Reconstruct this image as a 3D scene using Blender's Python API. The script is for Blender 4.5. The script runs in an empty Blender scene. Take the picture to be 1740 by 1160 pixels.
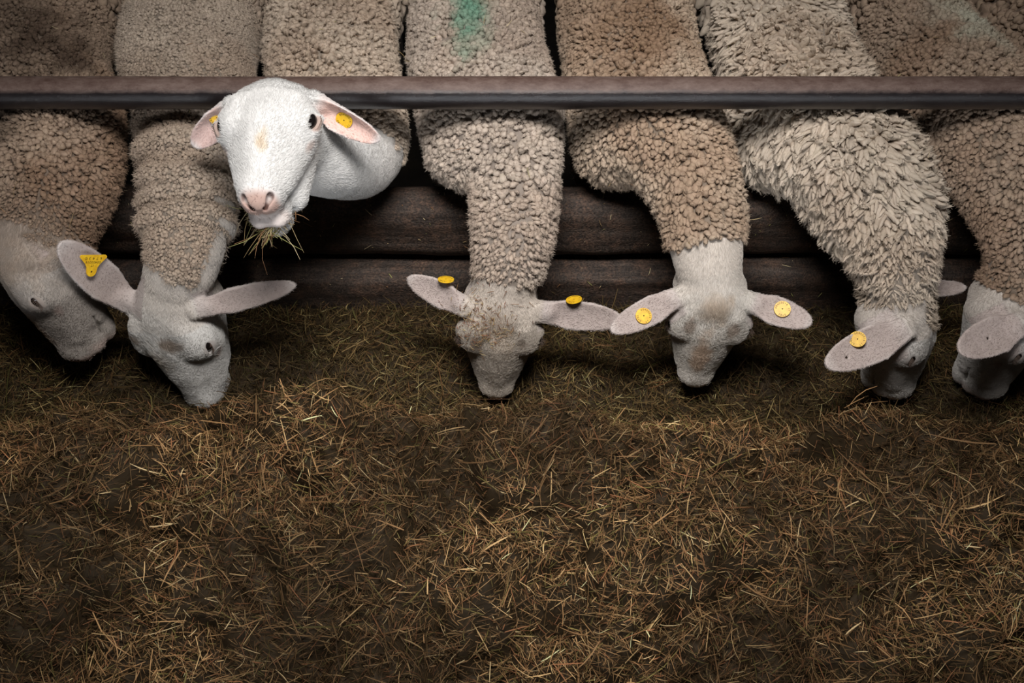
import bpy, math, time
import numpy as np
from math import sin, cos, pi, radians, sqrt, tan

SC = bpy.context.scene
COL = SC.collection
T0 = time.time()

# ------------------------------------------------------------------ camera, world, lights, exposure
CAM_Y, CAM_Z, PITCH, FPX = -1.68, 1.90, radians(50.0), 1740 * 35.0 / 36.0
cd = bpy.data.cameras.new('camera'); cd.lens = 35.0; cd.sensor_width = 36.0
cam = bpy.data.objects.new('camera', cd); COL.objects.link(cam)
cam.location = (0, CAM_Y, CAM_Z); cam.rotation_euler = (pi / 2 - PITCH, 0, 0)
SC.camera = cam

SC.view_settings.view_transform = 'Standard'
SC.view_settings.look = 'None'
SC.view_settings.gamma = 1.0
SC.view_settings.exposure = -0.30
SC.view_settings.use_curve_mapping = False

wd = bpy.data.worlds.new('barn_air'); SC.world = wd; wd.use_nodes = True
wd.node_tree.nodes['Background'].inputs[0].default_value = (0.62, 0.64, 0.68, 1)
wd.node_tree.nodes['Background'].inputs[1].default_value = 0.03

def area(name, loc, target, sx, sy, power, color, spread=180):
    l = bpy.data.lights.new(name, 'AREA'); l.shape = 'RECTANGLE'; l.size = sx; l.size_y = sy
    l.energy = power; l.color = color; l.spread = radians(spread)
    o = bpy.data.objects.new(name, l); COL.objects.link(o); o.location = loc
    from mathutils import Vector
    d = Vector(target) - Vector(loc)
    o.rotation_euler = d.to_track_quat('-Z', 'Y').to_euler()
    o['kind'] = 'helper'
    return o

area('roof_skylight', (0.0, -0.86, 2.45), (0.0, -0.22, 0.3), 0.8, 0.5, 25, (1.0, 0.97, 0.945), 92)
area('alley_window', (0.0, -5.2, 0.32), (0.0, 0, 0.6), 4.0, 0.5, 130, (0.93, 0.96, 1.0))

# ------------------------------------------------------------------ small helpers
CAM = np.array([0, CAM_Y, CAM_Z])
cR = np.array([1.0, 0, 0]); cF = np.array([0, cos(PITCH), -sin(PITCH)]); cU = np.array([0, sin(PITCH), cos(PITCH)]); cT = -cF

def nrm(v):
    v = np.asarray(v, float); return v / np.maximum(np.linalg.norm(v, axis=-1, keepdims=True), 1e-9)
def ray(px, py):
    return cF + cR * (px - 870) / FPX - cU * (py - 580) / FPX
def at_y(px, py, y):
    d = ray(px, py); return CAM + d * ((y - CAM_Y) / d[1])
def at_z(px, py, z):
    d = ray(px, py); return CAM + d * ((z - CAM_Z) / d[2])
def at_d(px, py, dep):
    return CAM + ray(px, py) * dep
def depth(p):
    return float((np.asarray(p) - CAM) @ cF)
def camvec(v):
    return nrm(cR * v[0] + cU * v[1] + cT * v[2])

def tag(o, label=None, cat=None, group=None, kind=None):
    if label: o['label'] = label
    if cat: o['category'] = cat
    if group: o['group'] = group
    if kind: o['kind'] = kind
    return o

def mesh_np(name, V, quads=None, tris=None, mats=(), parent=None, smooth=True, col=None, matidx=None):
    me = bpy.data.meshes.new(name)
    V = np.asarray(V, np.float32)
    nq = 0 if quads is None else len(quads); nt = 0 if tris is None else len(tris)
    me.vertices.add(len(V)); me.vertices.foreach_set('co', V.ravel())
    loops = []
    if nq: loops.append(np.asarray(quads, np.int32).ravel())
    if nt: loops.append(np.asarray(tris, np.int32).ravel())
    L = np.concatenate(loops)
    me.loops.add(len(L)); me.loops.foreach_set('vertex_index', L)
    me.polygons.add(nq + nt)
    st = np.concatenate([np.arange(nq) * 4, nq * 4 + np.arange(nt) * 3]).astype(np.int32)
    me.polygons.foreach_set('loop_start', st)
    me.polygons.foreach_set('use_smooth', np.full(nq + nt, smooth))
    if matidx is not None: me.polygons.foreach_set('material_index', np.asarray(matidx, np.int32))
    if col is not None:
        a = me.color_attributes.new('col', 'BYTE_COLOR', 'POINT')
        c4 = np.ones((len(V), 4), np.float32); c4[:, :3] = col
        a.data.foreach_set('color', c4.ravel())
    me.update(calc_edges=True); me.validate()
    for m in mats: me.materials.append(m)
    o = bpy.data.objects.new(name, me); COL.objects.link(o)
    if parent is not None:
        o.parent = parent
        o.matrix_parent_inverse = parent.matrix_basis.inverted()
    return o

def hair_np(name, P, mat, parent, rad, col=None):
    """P (n,k,3) strand points"""
    n, k = P.shape[:2]
    hc = bpy.data.hair_curves.new(name); hc.add_curves([k] * n)
    hc.attributes['position'].data.foreach_set('vector', P.astype(np.float32).ravel())
    r = hc.attributes.get('radius') or hc.attributes.new('radius', 'FLOAT', 'POINT')
    prof = np.linspace(1.0, 0.25, k)
    r.data.foreach_set('value', (np.ones((n, 1)) * prof * rad).astype(np.float32).ravel())
    if col is not None:
        a = hc.attributes.new('col', 'FLOAT_COLOR', 'CURVE')
        c4 = np.ones((n, 4), np.float32); c4[:, :3] = col
        a.data.foreach_set('color', c4.ravel())
    hc.materials.append(mat)
    o = bpy.data.objects.new(name, hc); COL.objects.link(o)
    o.parent = parent; o.matrix_parent_inverse = parent.matrix_basis.inverted()
    return o

# value noise (vectorised, periodic lattice hash)
_rs = np.random.RandomState(5); _PERM = _rs.rand(64, 64, 64).astype(np.float32)
def vnoise(P, scale):
    Q = np.asarray(P) * scale + 1000.37
    i = np.floor(Q).astype(np.int64); f = Q - i; f = f * f * (3 - 2 * f)
    def g(a, b, c): return _PERM[(i[..., 0] + a) & 63, (i[..., 1] + b) & 63, (i[..., 2] + c) & 63]
    x = f[..., 0]; y = f[..., 1]; z = f[..., 2]
    a = g(0,0,0)*(1-x)+g(1,0,0)*x; b = g(0,1,0)*(1-x)+g(1,1,0)*x
    c = g(0,0,1)*(1-x)+g(1,0,1)*x; d = g(0,1,1)*(1-x)+g(1,1,1)*x
    return (a*(1-y)+b*y)*(1-z) + (c*(1-y)+d*y)*z
def fbm(P, scale, o=3):
    s = 0; a = 1; t = 0
    for k in range(o):
        s = s + a * vnoise(P + 7.3 * k, scale * 2 ** k); t += a; a *= 0.5
    return s / t
def sstep(a, b, x):
    t = np.clip((x - a) / (b - a), 0, 1); return t * t * (3 - 2 * t)
def lerp(a, b, t): return a + (b - a) * t

# ------------------------------------------------------------------ materials
def nodes(name):
    m = bpy.data.materials.new(name); m.use_nodes = True
    nt = m.node_tree; return m, nt, nt.nodes['Principled BSDF']
def link(nt, a, b): nt.links.new(a, b)
def tex_noise(nt, scale, detail=4, stretch=None, rough=0.6):
    tc = nt.nodes.new('ShaderNodeTexCoord'); n = nt.nodes.new('ShaderNodeTexNoise')
    n.inputs['Scale'].default_value = scale; n.inputs['Detail'].default_value = detail; n.inputs['Roughness'].default_value = rough
    if stretch:
        mp = nt.nodes.new('ShaderNodeMapping'); mp.inputs['Scale'].default_value = stretch
        link(nt, tc.outputs['Object'], mp.inputs['Vector']); link(nt, mp.outputs[0], n.inputs['Vector'])
    else: link(nt, tc.outputs['Object'], n.inputs['Vector'])
    return n
def ramp(nt, src, stops):
    r = nt.nodes.new('ShaderNodeValToRGB'); e = r.color_ramp.elements
    while len(e) < len(stops): e.new(0.5)
    for k, (p, c) in enumerate(stops):
        e[k].position = p; e[k].color = (*c, 1)
    link(nt, src, r.inputs[0]); return r
def bump(nt, b, src, strength, dist):
    bp = nt.nodes.new('ShaderNodeBump'); bp.inputs['Strength'].default_value = strength; bp.inputs['Distance'].default_value = dist
    link(nt, src, bp.inputs['Height']); link(nt, bp.outputs[0], b.inputs['Normal']); return bp
def attr_mat(name, rough=0.85, bscale=None, bstr=0.3, bdist=0.002, sheen=0.0, spec=0.2, sss=0.0, mottling=0.0):
    m, nt, b = nodes(name)
    a = nt.nodes.new('ShaderNodeAttribute'); a.attribute_name = 'col'
    b.inputs['Roughness'].default_value = rough
    b.inputs['Specular IOR Level'].default_value = spec
    b.inputs['Sheen Weight'].default_value = sheen
    b.inputs['Subsurface Weight'].default_value = sss
    b.inputs['Subsurface Radius'].default_value = (0.01, 0.004, 0.002)
    out = a.outputs['Color']
    if mottling:
        n = tex_noise(nt, 160, 3); mx = nt.nodes.new('ShaderNodeMix'); mx.data_type = 'RGBA'; mx.blend_type = 'MULTIPLY'
        mx.inputs[0].default_value = mottling
        link(nt, out, mx.inputs[6]); r = ramp(nt, n.outputs['Fac'], [(0.3, (0.45, 0.42, 0.4)), (0.6, (1, 1, 1))])
        link(nt, r.outputs[0], mx.inputs[7]); out = mx.outputs[2]
    link(nt, out, b.inputs['Base Color'])
    if bscale:
        n2 = tex_noise(nt, bscale, 5, None, 0.7); bump(nt, b, n2.outputs['Fac'], bstr, bdist)
    return m

M = {}
M['skin'] = attr_mat('sheep_face_coat', 0.75, 420, 0.15, 0.002, sheen=0.1, mottling=0.10)
M['wool'] = attr_mat('sheep_wool', 0.95, 420, 0.8, 0.003, spec=0.05, mottling=0.25)
M['fuzz'] = attr_mat('wool_fibre', 0.9, spec=0.05)
M['hair'] = attr_mat('short_white_hair', 0.6, spec=0.25)
M['hay'] = attr_mat('hay_blades', 0.7, spec=0.12)
def simple(name, c, rough=0.5, spec=0.5, metallic=0):
    m, nt, b = nodes(name); b.inputs['Base Color'].default_value = (*c, 1); b.inputs['Roughness'].default_value = rough
    b.inputs['Specular IOR Level'].default_value = spec; b.inputs['Metallic'].default_value = metallic
    return m
M['eye'] = simple('dark_glossy_eye', (0.008, 0.006, 0.006), 0.06, 0.8)
M['ink'] = simple('black_print', (0.015, 0.012, 0.01), 0.6, 0.2)
def yellow():
    m, nt, b = nodes('yellow_tag_plastic')
    n = tex_noise(nt, 90, 3); r = ramp(nt, n.outputs['Fac'], [(0.3, (0.62, 0.33, 0.012)), (0.65, (0.80, 0.50, 0.02))])
    link(nt, r.outputs[0], b.inputs['Base Color']); b.inputs['Roughness'].default_value = 0.4
    return m
M['tag'] = yellow()
def timber():
    m, nt, b = nodes('dark_worn_timber')
    g = tex_noise(nt, 7, 8, (0.5, 8, 8), 0.72); n = tex_noise(nt, 26, 8, None, 0.75); s = tex_noise(nt, 210, 3, None, 0.7)
    r1 = ramp(nt, g.outputs['Fac'], [(0.28, (0.018, 0.013, 0.011)), (0.50, (0.050, 0.037, 0.030)), (0.75, (0.105, 0.082, 0.068))])
    r2 = ramp(nt, n.outputs['Fac'], [(0.46, (0, 0, 0)), (0.70, (1, 1, 1))])
    mx = nt.nodes.new('ShaderNodeMix'); mx.data_type = 'RGBA'; link(nt, r2.outputs[0], mx.inputs[0])
    link(nt, r1.outputs[0], mx.inputs[6]); mx.inputs[7].default_value = (0.120, 0.072, 0.050, 1)
    r3 = ramp(nt, s.outputs['Fac'], [(0.34, (0.35, 0.33, 0.32)), (0.55, (1, 1, 1)), (0.72, (1.7, 1.5, 1.3))])
    m2 = nt.nodes.new('ShaderNodeMix'); m2.data_type = 'RGBA'; m2.blend_type = 'MULTIPLY'; m2.inputs[0].default_value = 1.0
    link(nt, mx.outputs[2], m2.inputs[6]); link(nt, r3.outputs[0], m2.inputs[7])
    link(nt, m2.outputs[2], b.inputs['Base Color']); b.inputs['Roughness'].default_value = 0.6
    b.inputs['Specular IOR Level'].default_value = 0.3
    ad = nt.nodes.new('ShaderNodeMath'); ad.operation = 'ADD'; link(nt, n.outputs['Fac'], ad.inputs[0]); link(nt, s.outputs['Fac'], ad.inputs[1])
    bump(nt, b, ad.outputs[0], 0.7, 0.005)
    return m
M['timber'] = timber()
def pipe_mat():
    m, nt, b = nodes('rusty_steel_pipe')
    g = tex_noise(nt, 30, 9, (0.8, 1.6, 1.6), 0.78); n = tex_noise(nt, 220, 4, None, 0.75)
    sp = nt.nodes.new('ShaderNodeSeparateXYZ'); ge = nt.nodes.new('ShaderNodeNewGeometry'); link(nt, ge.outputs['Normal'], sp.inputs[0])
    # the belt that necks have rubbed smooth runs along the front face of the pipe
    tc = nt.nodes.new('ShaderNodeTexCoord'); s2 = nt.nodes.new('ShaderNodeSeparateXYZ'); link(nt, tc.outputs['Object'], s2.inputs[0])
    a1 = nt.nodes.new('ShaderNodeMath'); a1.operation = 'MULTIPLY_ADD'; a1.inputs[1].default_value = 0.008; link(nt, g.outputs['Fac'], a1.inputs[0]); link(nt, s2.outputs['Z'], a1.inputs[2])
    mr = nt.nodes.new('ShaderNodeMapRange'); mr.inputs['From Min'].default_value = 0.0215; mr.inputs['From Max'].default_value = 0.0285
    link(nt, a1.outputs[0], mr.inputs['Value'])
    rust = ramp(nt, g.outputs['Fac'], [(0.36, (0.052, 0.026, 0.019)), (0.5, (0.086, 0.053, 0.042)), (0.66, (0.125, 0.086, 0.072))])
    dark = ramp(nt, g.outputs['Fac'], [(0.3, (0.006, 0.005, 0.006)), (0.7, (0.020, 0.016, 0.016))])
    mx = nt.nodes.new('ShaderNodeMix'); mx.data_type = 'RGBA'; link(nt, mr.outputs[0], mx.inputs[0]); link(nt, dark.outputs[0], mx.inputs[6]); link(nt, rust.outputs[0], mx.inputs[7])
    link(nt, mx.outputs[2], b.inputs['Base Color'])
    rr = nt.nodes.new('ShaderNodeMapRange'); rr.inputs['To Min'].default_value = 0.24; rr.inputs['To Max'].default_value = 0.66
    link(nt, mr.outputs[0], rr.inputs['Value']); link(nt, rr.outputs[0], b.inputs['Roughness'])
    ad = nt.nodes.new('ShaderNodeMath'); ad.operation = 'ADD'; link(nt, g.outputs['Fac'], ad.inputs[0]); link(nt, n.outputs['Fac'], ad.inputs[1])
    bump(nt, b, ad.outputs[0], 0.35, 0.002)
    return m
M['pipe'] = pipe_mat()
def floor_mat():
    m, nt, b = nodes('trampled_barn_floor')
    n = tex_noise(nt, 14, 8); r = ramp(nt, n.outputs['Fac'], [(0.3, (0.012, 0.009, 0.007)), (0.7, (0.04, 0.03, 0.02))])
    link(nt, r.outputs[0], b.inputs['Base Color']); b.inputs['Roughness'].default_value = 0.9; bump(nt, b, n.outputs['Fac'], 0.5, 0.02)
    return m
M['floor'] = floor_mat()
M['humus'] = None

# ------------------------------------------------------------------ floor, rail, timbers
def grid_mesh(X, Y, Z):
    n, m = X.shape
    V = np.stack([X, Y, Z], -1).reshape(-1, 3)
    i = np.arange(n * m).reshape(n, m)
    Q = np.stack([i[:-1, :-1], i[1:, :-1], i[1:, 1:], i[:-1, 1:]], -1).reshape(-1, 4)
    return V, Q

fl = mesh_np('floor', [(-4, -4, -0.05), (4, -4, -0.05), (4, 4, -0.05), (-4, 4, -0.05), (-4, -4, 0), (4, -4, 0), (4, 4, 0), (-4, 4, 0)],
             [(0, 3, 2, 1), (4, 5, 6, 7), (0, 1, 5, 4), (1, 2, 6, 5), (2, 3, 7, 6), (3, 0, 4, 7)], mats=[M['floor']], smooth=False)
tag(fl, kind='structure')

def tube_x(name, x0, x1, cy, cz, prof, nx, mats, disp, label, cat, group=None):
    """closed bar along x with a section polygon prof (k,2) around (cy,cz); disp moves the points"""
    k = len(prof); xs = np.linspace(x0, x1, nx)
    P = np.zeros((nx, k, 3)); P[..., 0] = xs[:, None]; P[..., 1] = prof[None, :, 0]; P[..., 2] = prof[None, :, 1]
    P = disp(P)
    V = np.concatenate([P.reshape(-1, 3), P[0].mean(0)[None], P[-1].mean(0)[None]])
    i = np.arange(nx * k).reshape(nx, k); j = np.roll(i, -1, 1)
    Q = np.stack([i[:-1], j[:-1], j[1:], i[1:]], -1).reshape(-1, 4)
    c0 = nx * k; c1 = c0 + 1
    T = np.concatenate([np.stack([np.full(k, c0), j[0], i[0]], -1), np.stack([np.full(k, c1), i[-1], j[-1]], -1)])
    o = mesh_np(name, V, Q, T, mats=mats)
    me = o.data; me.transform(__import__('mathutils').Matrix.Translation((0, -cy, -cz))); o.location = (0, cy, cz)
    return tag(o, label, cat, group)

RAIL = np.array([0.0, 0.0, 0.680]); RR = 0.0325
th = np.linspace(0, 2 * pi, 40, endpoint=False)
circ = np.stack([cos(0) * np.cos(th) * RR, np.sin(th) * RR + RAIL[2]], -1)
def dp(P):
    n = fbm(P * np.array([0.6, 3, 3]), 14)
    c = np.array([0, 0, RAIL[2]]); d = P - c; d[..., 0] = 0
    return P + nrm(d) * ((n - 0.5) * 0.0016)[..., None]
tube_x('pipe_rail', -1.75, 1.75, 0, RAIL[2], circ, 260, [M['pipe']], dp,
       'rusty brown steel pipe rail running straight across above the sheep necks', 'rail')

def rbox(y0, y1, z0, z1, r, n=7):
    pts = []
    for cx, cz, a0 in ((y1 - r, z1 - r, 0), (y0 + r, z1 - r, pi / 2), (y0 + r, z0 + r, pi), (y1 - r, z0 + r, 1.5 * pi)):
        for t in np.linspace(0, pi / 2, n): pts.append((cx + r * cos(a0 + t), cz + r * sin(a0 + t)))
    # densify the straight runs
    out = []
    for a, b in zip(pts, pts[1:] + pts[:1]):
        a = np.array(a); b = np.array(b); m = max(1, int(np.linalg.norm(b - a) / 0.012))
        for q in range(m): out.append(a + (b - a) * q / m)
    return np.array(out)
def wooddisp(amp, seed):
    def f(P):
        Q = P + seed
        n = fbm(Q * np.array([0.35, 2, 2]), 6, 3) - 0.5; n2 = fbm(Q * np.array([0.5, 5, 5]), 16, 3) - 0.5
        c = P.mean(axis=(0, 1)); d = P - c; d[..., 0] = 0
        P = P + nrm(d) * (n * amp + n2 * amp * 0.5)[..., None]
        P[..., 2] += (fbm(np.stack([P[..., 0], 0 * P[..., 0], 0 * P[..., 0] + seed], -1), 1.3, 2) - 0.5) * 0.02
        return P
    return f
tube_x('timber_beam', -1.75, 1.75, 0.085, 0.25, rbox(0.03, 0.14, 0.160, 0.338, 0.05), 320, [M['timber']], wooddisp(0.022, 3.1),
       'rounded dark brown upper timber under the sheep chests, specked with chaff', 'timber', 'timbers of the feed barrier')
tube_x('timber_beam', -1.75, 1.75, 0.06, 0.08, rbox(-0.005, 0.13, 0.0, 0.148, 0.035), 320, [M['timber']], wooddisp(0.016, 9.7),
       'lower dark timber plank rising out of the hay under the upper timber', 'timber', 'timbers of the feed barrier')

# ------------------------------------------------------------------ hay heap
_hr = np.random.RandomState(31).rand(128, 128, 3)
def worley2(x, y, sc):
    X_ = x * sc + 50; Y_ = y * sc + 50; i = np.floor(X_).astype(int); j = np.floor(Y_).astype(int); best = np.full(np.shape(X_), 9.0)
    for a in (-1, 0, 1):
        for b in (-1, 0, 1):
            q = _hr[(i + a) & 127, (j + b) & 127]
            best = np.minimum(best, np.hypot(X_ - (i + a + q[..., 0]), Y_ - (j + b + q[..., 1])) / (0.8 + 0.4 * q[..., 2]))
    return best
HEAPS = [(at_z(px, py, 0.16), rx, ry, hh) for px, py, rx, ry, hh in ((540, 790, .20, .10, .055), (900, 840, .22, .11, .055), (1180, 815, .14, .09, .04), (1430, 780, .10, .07, .055),
         (1570, 905, .17, .11, .05), (560, 965, .20, .09, .035), (1150, 965, .25, .10, .04), (200, 860, .16, .10, .05), (860, 1050, .20, .09, .03), (40, 960, .15, .1, .04), (1400, 1020, .2, .08, .035), (300, 1040, .2, .08, .03))]
def hay_h(x, y):
    x = np.asarray(x, float); y = np.asarray(y, float)
    P = np.stack([x, y, 0 * x], -1)
    crest = -0.510 + 0.07 * (fbm(P * np.array([1, 0, 0]), 2.6, 2) - 0.5) * 2 - 0.05 * np.exp(-((x - 0.42) / 0.16) ** 2)
    t = sstep(0.0, 1.0, (crest + 0.11 - y) / 0.14)
    mound = 0.195 + 0.05 * np.exp(-((x + 0.15) / 0.8) ** 2) - 0.05 * sstep(0.75, 1.35, np.abs(x))
    mound = mound - 0.03 - 0.13 * sstep(-0.72, -1.20, y)
    h = 0.045 + t * mound
    lump = fbm(P, 7.0, 3) - 0.5
    tuft = np.abs(fbm(P + 4.4, 5.5, 2) - 0.5) * 2; fine = np.abs(fbm(P + 8.8, 15.0, 2) - 0.5) * 2
    h = h + (0.045 + 0.11 * t) * lump + (0.02 + 0.06 * t) * (0.28 - tuft) + (0.008 + 0.02 * t) * (0.28 - fine)
    wx = x + (fbm(P + 1.1, 9, 2) - 0.5) * 0.10; wy = y + (fbm(P + 6.1, 9, 2) - 0.5) * 0.10
    for c, rx, ry, hh in HEAPS:
        d2 = ((wx - c[0]) / rx) ** 2 + ((wy - c[1]) / ry) ** 2 + (lump * 1.6)
        h = h + hh * np.maximum(1 - d2, 0) ** 0.6
    h = h + (0.030 + 0.095 * t) * (np.sqrt(np.maximum(1 - (worley2(wx, wy, 8.5) / 0.95) ** 2, 0)) - 0.55)
    h = h + (0.018 + 0.030 * t) * (np.sqrt(np.maximum(1 - (worley2(wx + 3, wy + 5, 21.0) / 0.9) ** 2, 0)) - 0.5)
    h = h - 0.02 * np.exp(-((y + 0.31) / 0.06) ** 2)
    return np.maximum(h, 0.012)
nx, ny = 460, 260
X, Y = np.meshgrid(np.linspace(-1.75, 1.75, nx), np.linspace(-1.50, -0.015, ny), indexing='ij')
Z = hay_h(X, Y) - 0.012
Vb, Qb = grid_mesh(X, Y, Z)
rs = np.random.RandomState(11)
def blades(n, xr, yr, lmin, lmax, wmin, wmax, lift, seed, gain=1.0):
    r = np.random.RandomState(seed)
    x = r.uniform(*xr, n); y = r.uniform(*yr, n)
    e = 0.012; h = hay_h(x, y)
    gx = (hay_h(x + e, y) - h) / e; gy = (hay_h(x, y + e) - h) / e
    N = nrm(np.stack([-gx, -gy, np.ones(n)], -1))
    # clumped heading plus scatter
    P0 = np.stack([x, y, 0 * x], -1)
    a = fbm(P0, 5.0, 2) * 4 * pi + r.normal(0, 0.9, n)
    D = np.stack([np.cos(a), np.sin(a), np.zeros(n)], -1)
    D = D - N * (D * N).sum(-1, keepdims=True); D = nrm(D)
    tilt = r.normal(0, 0.42, n) * np.where(r.rand(n) < 0.15, 1.8, 1)
    D = nrm(D * np.cos(tilt)[:, None] + N * np.sin(tilt)[:, None])
    ln = lmin + (lmax - lmin) * r.rand(n) ** 2.2
    w = r.uniform(wmin, wmax, n)
    C = np.stack([x, y, h + r.uniform(-0.012, lift, n)], -1)
    S = nrm(np.cross(D, N) + r.normal(0, 0.45, (n, 3)))
    bend = r.normal(0, 0.16, n) * ln
    B = nrm(np.cross(D, S))
    ts = np.array([-0.5, -0.17, 0.17, 0.5])
    ctr = C[:, None] + D[:, None] * (ts[None, :, None] * ln[:, None, None]) + (S * 0.6 + B)[:, None] * ((0.25 - ts ** 2) * 2)[None, :, None] * bend[:, None, None]
    ctr[..., 2] = np.maximum(ctr[..., 2], 0.004)
    wp = np.array([0.7, 1.0, 0.9, 0.35])
    off = S[:, None] * (wp[None, :, None] * w[:, None, None] * 0.5)
    V = np.stack([ctr - off, ctr + off], 2).reshape(-1, 3)       # n,4,2
    base = (np.arange(n) * 8)[:, None, None]
    q = np.array([[0, 1, 3, 2], [2, 3, 5, 4], [4, 5, 7, 6]])[None]
    Q = (base + q).reshape(-1, 4)
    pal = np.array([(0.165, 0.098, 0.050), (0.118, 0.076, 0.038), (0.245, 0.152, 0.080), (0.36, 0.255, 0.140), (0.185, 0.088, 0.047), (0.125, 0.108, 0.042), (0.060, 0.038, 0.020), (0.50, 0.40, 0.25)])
    pr = np.array([0.23, 0.19, 0.19, 0.10, 0.10, 0.08, 0.08, 0.03]); k = r.choice(len(pal), n, p=pr / pr.sum())
    c = pal[k] * np.array((1.08, 1.0, 0.84)) * r.uniform(0.7, 1.3, (n, 1))
    moist = sstep(0.36, 0.62, fbm(P0 + 2.2, 4.2, 3))[:, None]     # damp, darker heaps
    c = c * lerp(0.42, 1.15, moist)
    # eaten strip by the timbers: greener, and darkened in colour to stand for shade
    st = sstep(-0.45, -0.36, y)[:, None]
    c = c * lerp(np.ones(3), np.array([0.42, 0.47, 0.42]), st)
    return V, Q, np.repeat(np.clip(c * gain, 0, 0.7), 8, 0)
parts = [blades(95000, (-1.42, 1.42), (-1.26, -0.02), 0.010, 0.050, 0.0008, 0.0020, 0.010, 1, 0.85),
         blades(34000, (-1.42, 1.42), (-1.26, -0.02), 0.015, 0.065, 0.0009, 0.0022, 0.026, 2, 1.35),  # lifted blades brightened, bottom layer darkened: light and depth put into the colour
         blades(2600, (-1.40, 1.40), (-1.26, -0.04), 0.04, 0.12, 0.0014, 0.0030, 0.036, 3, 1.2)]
V = [Vb]; Q = [Qb]; C = [np.tile(np.array([0.030, 0.019, 0.010]), (len(Vb), 1))]; off = len(Vb)  # mound under the blades coloured dark, standing for shade in the gaps
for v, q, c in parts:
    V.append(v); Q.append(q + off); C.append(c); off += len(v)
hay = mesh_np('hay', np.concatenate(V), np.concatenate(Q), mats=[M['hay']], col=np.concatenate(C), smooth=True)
tag(hay, 'loose heap of brown and olive hay spread along the feed barrier', 'hay', None, 'stuff')
print('hay', time.time() - T0)

# ------------------------------------------------------------------ signed distance sculpting
def smin(a, b, k):
    h = np.maximum(k - np.abs(a - b), 0) / k
    return np.minimum(a, b) - h * h * k * 0.25
def smax(a, b, k): return -smin(-a, -b, k)

class Sculpt:
    """ops: (kind, fn, lo, hi, k). fn takes (n,3) world points"""
    def __init__(s): s.ops = []
    def add(s, kind, fn, lo, hi, k): s.ops.append((kind, fn, np.asarray(lo, float), np.asarray(hi, float), k))
    def cone(s, a, b, ra, rb, k=0.03, kind='u', sz=1.0, ripple=None):
        a = np.asarray(a, float); b = np.asarray(b, float); ba = b - a; L2 = max(ba @ ba, 1e-9); ms = min(1.0, sz)
        def fn(P):
            t = np.clip(((P - a) @ ba) / L2, 0, 1)
            d = P - (a + t[:, None] * ba)
            if sz != 1.0: d = d * np.array([1, 1, 1 / sz])
            return (np.sqrt((d * d).sum(-1)) - (ra + (rb - ra) * t)) * ms
        R = max(ra, rb) * max(1, sz); s.add(kind, fn, np.minimum(a, b) - R, np.maximum(a, b) + R, k)
    def ell(s, F, c, r, k=0.02, kind='u'):
        """ellipsoid in frame F (origin, 3x3 rows = axes)"""
        O, A = F; c = np.asarray(c, float); r = np.asarray(r, float); m = r.min()
        w = O + c @ A
        def fn(P):
            q = ((P - O) @ A.T - c) / r
            l = np.sqrt((q * q).sum(-1)); g = np.sqrt(((q / r) ** 2).sum(-1))
            return l * (l - 1) / np.maximum(g, 1e-6) * 1.0
        R = r.max(); s.add(kind, fn, w - R, w + R, k)
    def hcone(s, F, a, b, ra, rb, k=0.02, kind='u'):
        O, A = F; s.cone(O + np.asarray(a) @ A, O + np.asarray(b) @ A, ra, rb, k, kind)
    def comb(s, F, kind, d, k):
        return smin(F, d, k) if kind == 'u' else smax(F, -d, k)
    def field(s, xs, ys, zs):
        F = np.full((len(xs), len(ys), len(zs)), 0.08, np.float32)
        for kind, fn, lo, hi, k in s.ops:
            m = max(k, 0.012) + 0.012
            ix = np.searchsorted(xs, [lo[0] - m, hi[0] + m]); iy = np.searchsorted(ys, [lo[1] - m, hi[1] + m]); iz = np.searchsorted(zs, [lo[2] - m, hi[2] + m])
            bx, by, bz = xs[ix[0]:ix[1]], ys[iy[0]:iy[1]], zs[iz[0]:iz[1]]
            if not (len(bx) and len(by) and len(bz)): continue
            P = np.stack(np.meshgrid(bx, by, bz, indexing='ij'), -1).reshape(-1, 3)
            d = np.minimum(fn(P), 0.08).reshape(len(bx), len(by), len(bz))
            sl = (slice(*ix), slice(*iy), slice(*iz))
            F[sl] = s.comb(F[sl], kind, d, k)
        return F
    def point(s, P):
        F = np.full(len(P), 0.08)
        for kind, fn, lo, hi, k in s.ops:
            m = max(k, 0.012) + 0.012
            idx = np.nonzero(((P > lo - m) & (P < hi + m)).all(-1))[0]
            if len(idx) == 0: continue
            F[idx] = s.comb(F[idx], kind, np.minimum(fn(P[idx]), 0.08), k)
        return F
    def grad(s, P, e=0.0012):
        o = np.array([(1, -1, -1), (-1, -1, 1), (-1, 1, -1), (1, 1, 1)], float)
        g = 0; v = 0
        for q in o:
            f = s.point(P + q * e); g = g + f[:, None] * q; v = v + f
        return g / (4 * e), v / 4

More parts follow.
